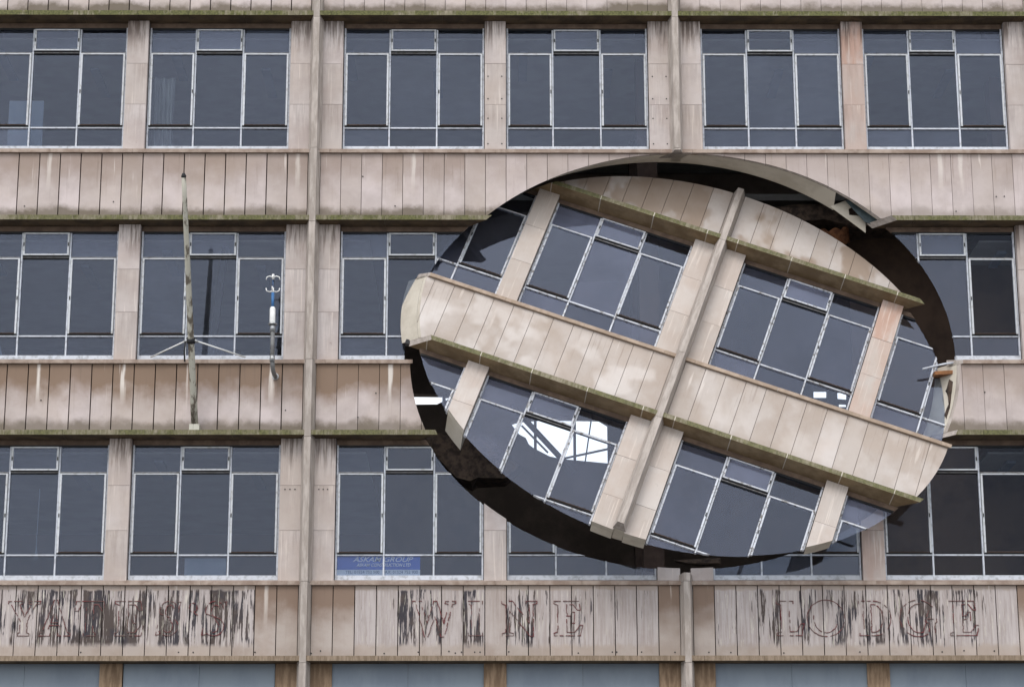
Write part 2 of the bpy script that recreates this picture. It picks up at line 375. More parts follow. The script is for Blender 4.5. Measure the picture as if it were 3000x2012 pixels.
# ------------------------------------------------------------------ facade generator
def hole_gap(x, row, D):
    if D: return .007
    if row == -1: return .015
    if x < 0: return .018
    return .009 if x < 4 else .007
PEEL = [(-5.2, -.95, .75), (-.95, .9, 0.), (.9, 1.35, .2), (1.35, 1.75, .66), (1.75, 2.1, .5), (2.1, 2.45, .16), (2.45, 2.8, .6), (2.8, 3.15, .1), (3.15, 3.5, .62), (3.5, 3.85, .66), (3.85, 4.2, .35), (4.2, 4.5, .2), (4.5, 4.7, .5), (4.7, 5.4, .16), (5.4, 6.6, 0), (6.6, 7.0, .3), (7.0, 7.5, .6), (7.5, 7.9, .4), (7.9, 8.3, .3), (8.3, 8.75, .58), (8.75, 9.5, .66), (9.5, 10.1, .52), (10.1, 10.6, .64), (10.6, 11.1, .25)]
RUNS = [(0, -4.35), (0, -2.95), (0, -.53), (1, -4.4), (1, -.3), (1, 1.55), (1, 10.2), (1, 10.6), (0, 1.2), (-1, -.7)]
def fin(root, x, z0, z1, D):
    org = (x, .22, z0)
    poly = [(-.105, .0), (-.05, -.235), (.05, -.235), (.105, .0)]
    me = prism_mesh(poly, 0, z1-z0, M_FIN, 'z')
    box('fin_backing', (x-.082, x+.082, .226, .56, z0, z1), root, 'S', M_FIN, M_CREAM)
    add('fin', me, org, (x-.105, x+.105, -.015, .22, z0, z1), root, 'S', M_FIN)
def window(root, x0, x1, base, D):
    """steel window between two piers; x0..x1 opening, base = storey height"""
    FM = M_DFRAME if D else M_FRAME; SM = M_DFRAME if D else M_SASH
    a, t, bb, b0, tp = x0, base+3.07, base+1.733, base+1.33, base+3.52
    m1 = x0+(x1-x0)*.328; m2 = x0+(x1-x0)*.664
    ya, yb = .355, .42
    bl = [(x0+.005, x0+.032, ya, yb, b0, tp), (x1-.032, x1-.005, ya, yb, b0, tp), (x0+.032, x1-.032, ya, yb, b0, b0+.075), (x0+.032, x1-.032, ya+.01, yb, tp-.03, tp, 1)]
    bl += [(m-.0125, m+.0125, ya+.002, yb-.002, b0+.075, tp-.03) for m in (m1, m2)]
    for (p, q) in ((x0+.032, m1-.017), (m1+.017, m2-.017), (m2+.017, x1-.032)):
        bl += [(p, q, ya+.004, yb-.004, bb-.013, bb+.010), (p, q, ya+.004, yb-.004, t-.002, t+.008, 2), (p, q, ya+.008, yb-.006, t-.018, t-.002, 1)]
    org = ((x0+x1)/2, .36, base+1.30)
    lb = 'steel window with white glazing bars'
    W = bars('window', bl, org, root, 'G', (FM, M_BLACK, M_GREYBAR))
    if W is None: return
    kw = dict(parent=W)
    # dark timber head
    box('head_board', (x0+.004, x1-.004, .358, .43, tp+.001, base+H-.003), root, 'G', M_HEAD, M_HEAD, parent=W)
    GM0 = M_DGLASS if D else (M_CGLASS if (base < -1 and x0 > 8.5) else M_GLASS)
    cols = ((x0+.032, m1-.017), (m1+.017, m2-.017), (m2+.017, x1-.032))
    rows = ((b0+.075, bb-.022), (bb+.018, t-.016), (t+.016, tp-.03))
    for ci, (p, q) in enumerate(cols):
        for ri, (c, d) in enumerate(rows):
            GM = M_CGLASS if (not D and abs(base) < .1 and x0 > 9 and ci == 2 and ri > 0) else GM0
            du = {2: 2.2, 1: .8, 0: 1.2}[ri]*(1.0 if D else (1.1 if base > 3 else (.9 if base > -1 else .45)))  # veil per row: paler top lights, darker low row, reflection painted in
            sash = (ri == 1 and ci != 1) or (ri == 2 and ci == 1)
            if sash:
                s = .029; g = .003; y0_, y1_ = .325, .385
                bb_ = [(p+g, p+g+s, y0_, y1_, c+g+.012, d-g), (q-g-s, q-g, y0_, y1_, c+g+.012, d-g), (p+g+s, q-g-s, y0_, y1_, c+g+.012, c+g+.012+s*.5, 2), (p+g+s, q-g-s, y0_, y1_, d-g-s*.7, d-g), (p, q, .34, y1_, c, c+g+.012, 1)]  # dark bottom rail and black strip below paint the sash's shadow
                hy = (c+d)/2
                if ri == 2: bb_ += [(p+g+.004, p+g+.022, .318, .3249, hy-.03, hy+.03, 1), (q-g-.022, q-g-.004, .318, .3249, hy-.03, hy+.03, 1)]
                elif random.random() < .7: bb_ += [(p+g+.004 if ci else q-g-.02, p+g+.02 if ci else q-g-.004, .316, .3249, c+.45*(d-c), c+.45*(d-c)+.06, 1)]
                if ri == 2: bb_[2] = (p+g+s, q-g-s, y0_, y1_, c+g+.012, c+g+.012+s*.8)
                o2 = ((p+q)/2, y0_, c)
                if W is None: continue
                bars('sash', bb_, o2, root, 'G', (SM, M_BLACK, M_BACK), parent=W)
                box('pane', (p+g+s-.002, q-g-s+.002, .350, .354, c+g+.012+s*.5-.002, d-g-s*.7+.002), root, 'G', GM, GM, parent=W, dust=du)  # dust: veil amount with the reflection painted in
            else:
                box('pane', (p-.001, q+.001, .392, .396, c-.001, d+.001), root, 'G', GM, GM, parent=W, dust=du)  # dust: veil amount with the reflection painted in
def piers(root, xa, xb, base, D, red=0., row=0):
    PM = M_DPIER if D else M_PIER
    cuts = [base+1.26, base+2.105, base+2.835, base+H-.002]
    cm = M_CREAM
    for i in range(3):
        jit = random.uniform(-.002, .002)
        g = {0: .25, 1: .2, 2: 1.0}[i]
        box('pier_stone', (xa, xb, .24+jit, .36, cuts[i]+.002, cuts[i+1]-.003), root, 'G', PM, cm if D else PM,
            grime=g*(.15 if D else .9), stain=red*(1.0 if i == 2 else .45))  # grime: painted shadow at the pier tops
    depth = .84 if (D and xa < 3) else .56
    box('pier_core', (xa+.004, xb-.004, .363, depth, cuts[0], cuts[3]), root, 'G', M_COLUMN if not D else M_CREAM, cm)
def spandrel(root, X0, base, row, D, xs=(-99, 99)):
    bx0, bx1 = X0, X0+6
    st = {2: .15, 1: .55, 0: 1.15, -1: .9}[row]; ms = {2: 1., 1: .85, 0: .75, -1: .12}[row]
    if D: st, ms = .22, .1
    PM = M_DPANEL if D else (M_SIGNP if row == -1 else M_PANEL)
    for k in range(17):
        a = X0+.1015+.341*k; b_ = a+.341; c = (a+b_)/2
        if c < xs[0] or c > xs[1]: continue
        g = hole_gap(c, row, D)/2
        jy = random.uniform(-.0035, .0035) if not D else random.uniform(-.002, .002)
        pr = dict(stain=st*random.uniform(.75, 1.15), moss=ms*random.uniform(.8, 1.1))
        if row == 0 and c > 9 and not D: pr['stain'] *= .45
        if row == 1 and c > 2.5 and not D: pr['stain'] *= .55
        if row == 1 and c > 3.2 and not D: pr['moss'] *= .5
        for (rr_, xx) in RUNS:
            if not D and rr_ == row and abs(c-xx) < .171: pr['run'] = .95 if row == 0 else .5
        if D: pr['damp'] = 1.45 if row == 1 else .42; pr['pale'] = .1 if row == 1 else (.6 if c < 6 else .25)
        if row == -1 and not D:
            pk = 0
            for (u, v, q) in PEEL:
                if u <= c < v: pk = q
            pr['peel'] = float(pk)
            if pk == 0: pr['stain'] = 1.1
            else: pr['stain'] *= .3
        box('panel', (a+g, b_-g, .18+jy, .231, base+.086, base+1.211), root, 'S', PM, M_CREAM if D else M_FIN, **pr)
    back = [(bx0+.0, bx1-.0)]
    if not D and X0 == 6 and row == 1: back = [(6., 8.62), (9.55, 12.)]
    for (p, q) in back:
        p, q = max(p, xs[0]), min(q, xs[1])
        if q > p: box('spandrel_wall', (p+.001, q-.001, .234, .55 if D else .60, base+.083, base+1.25), root, 'S', M_BACK, M_CREAM)
    # ledge of stone blocks
    js = [-.28, .25, 1.18, 2.10, 3.0, 3.86, 4.79]
    for i, j in enumerate(js):
        a = X0+j; b_ = X0+(js+[5.72])[i+1]
        if (a+b_)/2 < xs[0] or (a+b_)/2 > xs[1]: continue
        m = ms*1.0 if not D else .75
        if not D and row == 2: m = 1.15
        rd = .75 if (row == -1) else 0.
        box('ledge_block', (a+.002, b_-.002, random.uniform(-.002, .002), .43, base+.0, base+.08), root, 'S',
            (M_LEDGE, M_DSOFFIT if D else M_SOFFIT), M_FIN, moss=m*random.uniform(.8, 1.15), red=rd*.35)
        if D:  # pale mortar
            box('mortar_joint', (b_-.007, b_+.007, -.004, .43, base-.002, base+.078), root, 'S', M_CREAM, M_CREAM)
    js = [-.28, .25, 1.64, 3.0, 4.36]
    for i, j in enumerate(js):
        a = X0+j; b_ = X0+(js+[5.72])[i+1]
        if (a+b_)/2 < xs[0] or (a+b_)/2 > xs[1]: continue
        sm = prism_mesh([(.0, .0), (.0, .062), (.27, .125), (.27, .0)], -(b_-a)/2+.0015, (b_-a)/2-.0015, M_DSILL if D else M_SILL, 'z')
        for v in sm.vertices: v.co = Vector((v.co.z, v.co.x, v.co.y))
        add('sill_stone', sm, ((a+b_)/2, .13, base+1.215), (a, b_, .13, .40, base+1.215, base+1.34), root, 'S', M_FIN)

def build(root, D):
    bays = (0, 6) if D else (-12, -6, 0, 6, 12)
    for X0 in bays:
        xs = (-99, 99)
        if X0 == -12: xs = (-9, 99)
        if X0 == 12: xs = (-99, 15)
        for row in ((1, 0) if D else (2, 1, 0, -1)):
            spandrel(root, X0, row*H, row, D, xs)
        for row in ((1, 0, -1) if D else (2, 1, 0, -1)):
            base = row*H if row < 2 else None
            if base is None: continue
            for (a, b_) in ((.085, .44), (2.815, 3.168), (5.56, 5.915)):
                A, B_ = X0+a, X0+b_
                if (A+B_)/2 < xs[0] or (A+B_)/2 > xs[1]: continue
                red = 0.
                if not D and A > 8.5 and A < 9: red = 1.0
                if D and A > 8.5 and row == 0: red = .9
                piers(root, A, B_, base, D, red, row)
            for (a, b_) in ((.447, 2.808), (3.175, 5.553)):
                A, B_ = X0+a, X0+b_
                if (A+B_)/2 < xs[0] or (A+B_)/2 > xs[1]: continue
                window(root, A, B_, base, D)
    for x in ((6,) if D else (-6, 0, 6, 12)):
        for row in ((1, 0, -1) if D else (2, 1, 0, -1)):
            base = row*H
            fin(root, x, base-.028, base+1.247, D)
            if row < 2: fin(root, x, base+1.253, base+H-.034, D)

B = top('office_building', 'stained pale stone office block with grey windows and an oval hole in its front', 'building', (0, 0, 0))
B['side_'] = 'B'
C0 = Vector((6, 0, 1.8))
D = top('turned_facade_section', 'large oval slice of the building front turned askew inside its oval hole', 'facade section', C0)
D['side_'] = 'D'
build(B, False); build(D, True)

# ---- rest of the building
box('spandrel_wall', (-9, 15, .24, .62, 2*H+1.25, 2*H+1.9), B, None, M_PANEL)
for i, (a, b_) in enumerate(((-9, -8.84), (-8.83, -6.45), (-5.55, -3.18), (-2.82, -.45), (.44, 2.815), (3.168, 5.56), (6.44, 8.835), (9.17, 11.56), (12.44, 14.8))):
    n = 2 if b_-a > 1 else 1
    for k in range(n):
        u, v = a+(b_-a)*k/n, a+(b_-a)*(k+1)/n
        box('board', (u+.002, v-.002, .30, .325, -7.1, -H-.004), B, None, M_BOARD)
for X0 in (-12, -6, 0, 6, 12):
    for (a, b_) in ((.085, .44), (2.815, 3.168), (5.56, 5.915)):
        if -9 < X0+a < 15: box('pier_stone', (X0+a, X0+b_, .26, .42, -7.1, -H-.004), B, None, M_BROWNPIER)
for x in (-6, 0, 6, 12): fin(B, x, -7.1, -H-.034, False)
box('shop_wall', (-9, 15, .2, .6, -10.7, -7.1), B, None, M_BOARD)
def slab(name, b, mat): return box(name, b, B, None, mat)
slab('floor_slab', (-9, .9, .62, 7.5, 4.88, 5.0), M_CEIL); slab('floor_slab', (11, 15, .62, 7.5, 4.88, 5.0), M_CEIL); slab('floor_slab', (.9, 11, 2.7, 7.5, 4.88, 5.0), M_CEIL); slab('floor_slab', (-9, 15, .62, 7.5, 8.42, 8.56), M_CEIL)
slab('floor_slab', (-9, 15, .62, 7.5, -2.5, -2.36), M_CEIL)
slab('floor_slab', (-9, .9, .62, 7.5, 1.0, 1.14), M_CEIL); slab('floor_slab', (11.0, 15, .62, 7.5, 1.0, 1.14), M_CEIL)
for (a, c, z_) in ((-9, .9, 3.47), (11.05, 15, 3.47), (-9, 15, 7.08), (-9, .9, -.14), (11.0, 15, -.14)):
    slab('suspended_ceiling', (a, c, .75, 7.4, z_, z_+.03), M_TILE)
    for k in range(int((c-a)/1.5)):
        slab('light_fitting', (a+.4+1.5*k, a+.55+1.5*k, 1.2+.8*(k % 2), 2.5+.8*(k % 2), z_-.05, z_-.003), M_PAPER)
slab('room_wall', (-9.2, -9, .24, 7.5, -10.7, 9), M_ROOM); slab('room_wall', (15, 15.2, .24, 7.5, -10.7, 9), M_ROOM)
slab('roof', (-9.2, 15.2, .2, 7.9, 9.1, 9.3), M_ROOM)
for (x, y) in ((5.6, 1.6), (-.2, 2.4), (11.9, 2.4), (5.7, 5.6), (-6, 2.4)):
    slab('column', (x-.17, x+.17, y, y+.4, -2.36, 8.42), M_COLUMN)
slab('partition', (9.05, 15, 2.0, 2.12, -2.36, 4.88), M_BROWNWALL)
# back wall with broken openings that let daylight in
bw = slab('back_wall', (-9, 15, 7.5, 7.75, -10.7, 9), M_ROOM)
bw.o.data = bw.o.data.copy()
HOLES = [[(3.28, 2.05), (3.45, 2.11), (3.93, 2.15), (4.99, 2.13), (5.15, 2.03), (5.15, 1.25), (4.23, 1.34), (4.03, 1.39), (3.86, 1.48), (3.73, 1.55), (3.64, 1.62), (3.58, 1.75), (3.45, 1.82)],
         [(9.12, 2.72), (9.40, 2.72), (9.39, 2.54), (9.12, 2.54)], [(9.58, 2.70), (9.79, 2.70), (9.77, 2.50), (9.58, 2.52)], [(9.6, 2.47), (9.77, 2.46), (9.77, 2.36), (9.6, 2.36)],
         [(1.0, 2.62), (1.98, 2.61), (1.98, 2.46), (1.88, 2.41), (1.0, 2.40)], [(2.03, 2.59), (2.18, 2.60), (2.05, 2.48)], [(3.98, 2.28), (4.16, 2.26), (4.08, 2.33)]]
hcut = []
for h in HOLES:
    o = bpy.data.objects.new('cutter', prism_mesh(h, 7.3, 8.0, M_ROOM)); COL.objects.link(o); hcut.append(o)
    md = bw.o.modifiers.new('b', 'BOOLEAN'); md.solver = 'EXACT'; md.operation = 'DIFFERENCE'; md.object = o
bw.cut = True
def beam(name, p, q, r, mat, root=B):
    m = (Vector(p)+Vector(q))/2
    me = tube_mesh([Vector(p)-m, Vector(q)-m], r, mat, 4)
    return add(name, me, m, (0, 0, 0, 0, 0, 0), root, None)
beam('roof_beam', (3.3, 7.3, 2.35), (4.5, 7.3, 1.02), .055, M_ROOM); beam('roof_beam', (3.76, 7.35, 2.3), (3.76, 7.35, 1.3), .028, M_ROOM)
beam('roof_beam', (4.51, 7.35, 2.3), (4.51, 7.35, 1.2), .028, M_ROOM)
beam('roof_beam', (3.95, 7.3, 2.2), (5.2, 7.3, 2.02), .02, M_ROOM); beam('roof_beam', (4.2, 7.32, 1.28), (5.2, 7.32, 1.5), .022, M_ROOM); beam('roof_beam', (4.85, 7.3, 2.2), (4.7, 7.3, 1.2), .014, M_ROOM); beam('roof_beam', (3.5, 7.34, 1.95), (4.0, 7.34, 1.42), .02, M_ROOM)
# broken slab end with a stub of pipe, seen through the gap at the upper right
def rough_block(name, poly, y0, y1, mat):
    rr = random.Random(3)
    n = len(poly); v = []
    for y in (y0, (y0+y1)/2, y1):
        for (a, c) in poly: v.append((a+rr.uniform(-.03, .03), y+rr.uniform(-.04, .04), c+rr.uniform(-.03, .03)))
    f = [tuple(range(n)), tuple(range(3*n-1, 2*n-1, -1))]
    for s in (0, n): f += [(s+i, s+i+n, s+(i+1) % n+n, s+(i+1) % n) for i in range(n)]
    me = bpy.data.meshes.new('rough'); me.from_pydata(v, [], f); me.materials.append(mat)
    bm = bmesh.new(); bm.from_mesh(me); bmesh.ops.recalc_face_normals(bm, faces=bm.faces); bm.to_mesh(me); bm.free()
    return add(name, me, (0, 0, 0), (0, 0, 0, 0, 0, 0), B, None)
rough_block('broken_slab', [(7.6, 4.16), (8.1, 4.02), (8.6, 4.05), (9.1, 3.9), (9.6, 3.95), (11.2, 3.9), (11.2, 4.25), (8.9, 4.28), (8.1, 4.26), (7.6, 4.2)], 1.2, 2.4, M_RUBBLE)
rough_block('broken_edge', [(10.30, .15), (10.42, .18), (10.45, .95), (10.36, 1.0), (10.28, .8), (10.33, .55), (10.25, .4)], .26, .46, M_RUBBLE)

def UPB(u, v, y):
    d = fwd+((u-1500)/7100)*rt-((v-1006)/7100)*up; t = (y-CAM[1])/d.y; p = Vector(CAM)+d*t; return (p.x, p.z)
rough_block('broken_slab', [UPB(*q, 1.1) for q in ((1240, 1262), (1420, 1270), (1530, 1360), (1480, 1398), (1395, 1400), (1380, 1412), (1335, 1398), (1322, 1380), (1270, 1330))], 1.1, 1.7, M_RUBBLE)
rough_block('broken_edge', [UPB(*q, .8) for q in ((1980, 1640), (2110, 1632), (2110, 1645), (2060, 1652), (2010, 1650))], .8, .95, M_RUBBLE)
box('slot', (1.725, 1.80, .40, .49, .02, .10), D, None, M_BLACK)
rq = random.Random(11)
hm = tube_mesh([(0, 0, 0), (0, -.003, 0)], [.012, .012], M_BLACK, 8)
for i in range(46):
    x = rq.uniform(-5, 11.5); z = rq.choice((-H+.14+rq.uniform(0, .04), -H+.16, rq.uniform(.3, 1.0), H+rq.uniform(.2, .9)))
    if ((x-6)/4.6)**2+((z-1.3)/3.7)**2 < 1: continue
    add('fixing_hole', hm, (x, .176, z), (0, 0, 0, 0, 0, 0), B, None)
for xx in (-.36, -.28, -.2, .18, .25, .32, 2.87, 3.1, 5.62, 5.85):
    for z in ((.72-H+2.05,) if abs(xx) < .5 else (2*H-1.0, 2*H-1.4, 2*H-1.75, 2*H-2.2)):
        add('fixing_hole', hm, (xx, .2375, z), (0, 0, 0, 0, 0, 0), B, None)
# ------------------------------------------------------------------ faded shop lettering on the lowest spandrel
def arc(cx, cy, rx, ry, a0, a1, n=14): return [(cx+rx*math.cos(R(a0+(a1-a0)*i/n)), cy+ry*math.sin(R(a0+(a1-a0)*i/n))) for i in range(n+1)]
def glyph(ch):
    c = lambda p: p+[p[0]]
    if ch == 'I': return [c([(-.2, 0), (.2, 0), (.2, .08), (.11, .13), (.11, .87), (.2, .92), (.2, 1), (-.2, 1), (-.2, .92), (-.11, .87), (-.11, .13), (-.2, .08)])]
    if ch == 'Y': return [c([(-.16, 0), (.16, 0), (.16, .07), (.1, .1), (.1, .45), (.33, .92), (.45, .93), (.45, 1), (.12, 1), (.12, .93), (.2, .91), (.02, .55), (-.13, .9), (-.05, .93), (-.05, 1), (-.45, 1), (-.45, .93), (-.36, .9), (-.1, .42), (-.1, .1), (-.16, .07)])]
    if ch == 'A': return [c([(-.42, 0), (-.12, 0), (-.12, .07), (-.2, .1), (-.14, .3), (.12, .3), (.18, .1), (.1, .07), (.1, 0), (.44, 0), (.44, .07), (.36, .1), (.04, 1.04), (-.04, 1.04), (-.34, .1), (-.42, .07)]), c([(-.1, .38), (.09, .38), (0, .72)])]
    if ch == 'T': return [c([(-.17, 0), (.17, 0), (.17, .07), (.1, .11), (.1, .9), (.24, .9), (.34, .72), (.42, .72), (.38, 1), (-.38, 1), (-.42, .72), (-.34, .72), (-.24, .9), (-.1, .9), (-.1, .11), (-.17, .07)])]
    if ch == 'E': return [c([(-.38, 0), (.36, 0), (.42, .3), (.34, .3), (.2, .1), (-.02, .1), (-.02, .47), (.08, .47), (.14, .36), (.2, .36), (.2, .68), (.14, .68), (.08, .57), (-.02, .57), (-.02, .9), (.16, .9), (.28, .74), (.36, .74), (.32, 1), (-.38, 1), (-.38, .93), (-.28, .89), (-.28, .11), (-.38, .07)])]
    if ch == 'L': return [c([(-.36, 0), (.34, 0), (.4, .34), (.32, .34), (.2, .12), (0, .11), (0, .89), (.1, .93), (.1, 1), (-.36, 1), (-.36, .93), (-.24, .89), (-.24, .11), (-.36, .07)])]
    if ch == 'D': return [[(-.42, 0), (0, 0)]+arc(0, .5, .47, .5, -90, 90)+[(-.42, 1), (-.42, .93), (-.3, .89), (-.3, .11), (-.42, .07), (-.42, 0)], [(-.08, .1)]+arc(-.02, .5, .27, .4, -90, 90)+[(-.08, .9), (-.08, .1)]]
    if ch == 'O': return [arc(0, .5, .53, .53, 0, 360, 28), arc(0, .5, .34, .42, 170, 350, 14)]
    if ch == 'G': return [arc(0, .5, .52, .53, 38, 300, 26)+[(.3, .2), (.3, .35), (.18, .4), (.18, .48), (.52, .48), (.52, .4), (.46, .36), (.46, .08)], arc(.02, .5, .32, .42, 60, 290, 18)+[(.3, .72)]]
    if ch == 'N': return [c([(-.48, 0), (-.18, 0), (-.18, .07), (-.28, .1), (-.28, .72), (.3, -.02), (.38, -.02), (.38, .9), (.48, .93), (.48, 1), (.18, 1), (.18, .93), (.28, .9), (.28, .36), (-.2, 1), (-.5, 1), (-.5, .93), (-.38, .88), (-.38, .1), (-.48, .07)])]
    if ch == 'W': return [c([(-.26, -.03), (-.18, -.03), (.02, .55), (.2, -.03), (.28, -.03), (.52, .92), (.6, .94), (.6, 1), (.3, 1), (.3, .94), (.4, .91), (.27, .36), (.08, 1), (-.02, 1.0), (-.19, .36), (-.36, .91), (-.26, .94), (-.26, 1), (-.62, 1), (-.62, .94), (-.52, .91)])]
    if ch == 'S': return [arc(.0, .73, .26, .27, 10, 200, 14)+arc(-.02, .27, .28, .27, 60, -150, 14), arc(.02, .72, .12, .17, 30, 220, 9)+arc(-.02, .27, .14, .17, 50, -140, 9), [(.26, .68), (.32, .98), (.24, .98)], [(-.3, .32), (-.36, .02), (-.26, .04)]]
    if ch == "'": return [arc(0, .82, .11, .13, 250, -80, 14)+[(.12, .6), (.05, .62)]]
def ribbon(me_v, me_f, p, q, wd, y0, y1):
    d = Vector((q[0]-p[0], q[1]-p[1])); L = d.length
    if L < 1e-5: return
    d /= L; nn = Vector((-d.y, d.x))*wd/2; n = len(me_v)
    for y in (y0, y1):
        for (a, s) in ((p, -1), (q, -1), (q, 1), (p, 1)):
            e = d*(wd*.4)*(1 if a is q else -1)
            me_v.append((a[0]+nn.x*s+e.x, y, a[1]+nn.y*s+e.y))
    me_f += [(n, n+1, n+2, n+3), (n+4, n+7, n+6, n+5), (n, n+4, n+5, n+1), (n+1, n+5, n+6, n+2), (n+2, n+6, n+7, n+3), (n+3, n+7, n+4, n)]
LET = [('Y', -4.394), ('A', -3.907), ('T', -3.363), ('E', -2.753), ('S', -2.123), ("'", -1.748), ('S', -1.406), ('W', 2.035), ('I', 2.682), ('N', 3.374), ('E', 4.129), ('L', 7.615), ('O', 8.189), ('D', 8.946), ('G', 9.638), ('E', 10.347)]
for ch, x in LET:
    V, F = [], []; rr = random.Random(hash(ch)*0+int(x*100))
    for pl in glyph(ch):
        for p, q in zip(pl, pl[1:]):
            k = max(1, int(math.dist(p, q)/.08))
            for i in range(k):
                if rr.random() < .22: continue
                a = (p[0]+(q[0]-p[0])*i/k, p[1]+(q[1]-p[1])*i/k); b_ = (p[0]+(q[0]-p[0])*(i+1)/k, p[1]+(q[1]-p[1])*(i+1)/k)
                j = rr.uniform(-.006, .006)
                ribbon(V, F, (a[0]*.56+j, a[1]*.545), (b_[0]*.56+j, b_[1]*.545), rr.choice((.006, .009, .009, .014)), -.012-.001*rr.random(), .003)
    me = bpy.data.meshes.new('letter'); me.from_pydata(V, [], F); me.materials.append(M_MAROON)
    add('letter_outline', me, (x, .18, -3.19), (0, 0, 0, 0, 0, 0), B, None, kind='stuff', label='worn maroon outline of the letter '+ch if ch != "'" else 'worn maroon outline of an apostrophe')

# ------------------------------------------------------------------ run the cuts, then parent
bpy.context.view_layer.update()
dg = bpy.context.evaluated_depsgraph_get(); new = []
for p in PIECES:
    if p.cut: new.append((p, bpy.data.meshes.new_from_object(p.o.evaluated_get(dg), depsgraph=dg)))
for p in PIECES:
    if getattr(p, 'subs', None):
        bm = bmesh.new(); bm.from_mesh(p.o.data)
        names = [m.name for m in p.o.data.materials]
        for t in p.subs:
            m_ = bpy.data.meshes.new_from_object(t.evaluated_get(dg), depsgraph=dg)
            for v in m_.vertices: v.co -= p.org
            mn = [m.name if m else '' for m in m_.materials]
            idx = [names.index(mn[f.material_index]) if f.material_index < len(mn) and mn[f.material_index] in names else 0 for f in m_.polygons]
            for f, i_ in zip(m_.polygons, idx): f.material_index = i_
            bm.from_mesh(m_)
        p.o.data = p.o.data.copy(); bm.to_mesh(p.o.data); bm.free()
        for t in p.subs: bpy.data.objects.remove(t)
        if len(p.o.data.polygons) == 0: new.append((p, p.o.data))
for p, me in new:
    p.o.modifiers.clear(); p.o.data = me
dead = set()
for p, me in new:
    if len(me.polygons) == 0: dead.add(p)
for p in PIECES:
    if p.parent is not None and p.parent in dead: p.parent = None; p.orphan = True
for p in PIECES:
    if p in dead: bpy.data.objects.remove(p.o); continue
    if p.parent is not None:
        p.o.parent = p.parent.o; p.o.location = p.org-p.parent.org
    else:
        p.o.parent = p.root; p.o.location = p.org-Vector(p.root.location)
for o in list(cutters.values())+hcut: bpy.data.objects.remove(o)
wv = Vector((-0.28224885, 0.34068871, 0.02080389)); T = Vector((0.17134073, 0.03137346, 0.02462278))
D.location = C0+T; D.rotation_mode = 'QUATERNION'; D.rotation_quaternion = Matrix.Rotation(wv.length, 3, wv.normalized()).to_quaternion()
for o in (B, D): del o['side_']

# ------------------------------------------------------------------ ground
def plane(name, x0, x1, y0, y1, z0, z1, mat):
    me = box_mesh(x1-x0, y1-y0, z1-z0, (mat,)); return top(name, None, None, ((x0+x1)/2, y0, z0), kind='structure', mesh=me)
plane('ground', -900, 900, -900, 900, -11.2, -10.86, M_PAVE)
plane('road', -300, 300, -26, -5, -10.86, -10.82, M_ASPHALT)
plane('pavement', -60, 60, -5, .1, -10.86, -10.70, M_PAVE)

# ------------------------------------------------------------------ flagpole
def child(name, mesh, parent, loc=(0, 0, 0)):
    o = bpy.data.objects.new(name, mesh); COL.objects.link(o); o.parent = parent; o.location = loc; return o
fp = top('flagpole', 'bare leaning flagpole with peeling pale paint, fixed to the ledge by two stays', 'flagpole', (-1.813, 0, .0))
base = Vector((0, .10, .16)); tipp = Vector((-.10, -1.56, 3.80))
def on(t): return base.lerp(tipp, t)
n = 10
child('pole', tube_mesh([on(i/n) for i in range(n+1)], [.058-.022*i/n for i in range(n+1)], M_POLE, 16), fp)
child('cap', tube_mesh([on(.992), on(1.0), on(1.012)], [.034, .042, .02], M_BLACK, 12), fp)
hub = on(.345)
child('clamp', tube_mesh([on(.335), on(.355)], [.068, .068], M_BLACK, 14), fp)
for s, ex in ((-1, -.75), (1, .775)):
    e = Vector((ex, .12, 1.31)); st = hub+Vector((s*.08, 0, 0))
    sv = child('stay', tube_mesh([st, e], .012, M_WHITE, 8), fp)
    child('shackle', tube_mesh([hub+Vector((s*.05, 0, .01)), st+Vector((s*.03, 0, -.015))], [.03, .022], M_STEEL, 8), fp)
child('halyard', tube_mesh([hub+Vector((-.085, -.01, 0)), hub+Vector((-.10, .0, -.18)), hub+Vector((-.09, .02, -.34))], .013, M_BLACK, 6), fp)
child('bracket', box_mesh(.16, .16, .10, (M_POLE,)), fp, (0, .02, .08))
# ------------------------------------------------------------------ wind sensor mast
ws = top('wind_sensor', 'white wind sensor on a cranked grey pipe beside the window', 'wind sensor', (-.55, .18, .95))
X = Vector((-.02, -.44, 0))
def P(x, y, z): return Vector((x+.55, y-.18, z-.95))
child('wall_plate', tube_mesh([P(-.55, .18, 1.0), P(-.55, .15, 1.0)], [.055, .055], M_STEEL, 14), ws)
child('arm', tube_mesh([P(-.55, .16, 1.0), P(-.552, -.02, .98), P(-.556, -.2, 1.0), P(-.56, -.27, 1.06), P(-.565, -.3, 1.16)], .036, M_DKPIPE, 12), ws)
child('pipe', tube_mesh([P(-.565, -.3, 1.14), P(-.57, -.3, 1.62)], .033, M_DKPIPE, 12), ws)
child('coupling', tube_mesh([P(-.565, -.3, 1.12), P(-.565, -.3, 1.22)], .042, M_STEEL, 12), ws)
cl = child('collar', tube_mesh([P(-.572, -.3, 1.62), P(-.573, -.3, 1.74)], .042, M_STEEL, 12), ws)
child('flange', tube_mesh([P(-.573, -.3, 1.735), P(-.573, -.3, 1.75)], .072, M_STEEL, 14), ws)
child('body', tube_mesh([P(-.574, -.3, 1.75), P(-.578, -.3, 1.77), P(-.58, -.3, 2.0), P(-.58, -.3, 2.03)], [.04, .046, .046, .03], M_WHITE, 14), ws)
child('stem', tube_mesh([P(-.58, -.3, 2.02), P(-.583, -.3, 2.27)], .024, M_BLUE, 10), ws)
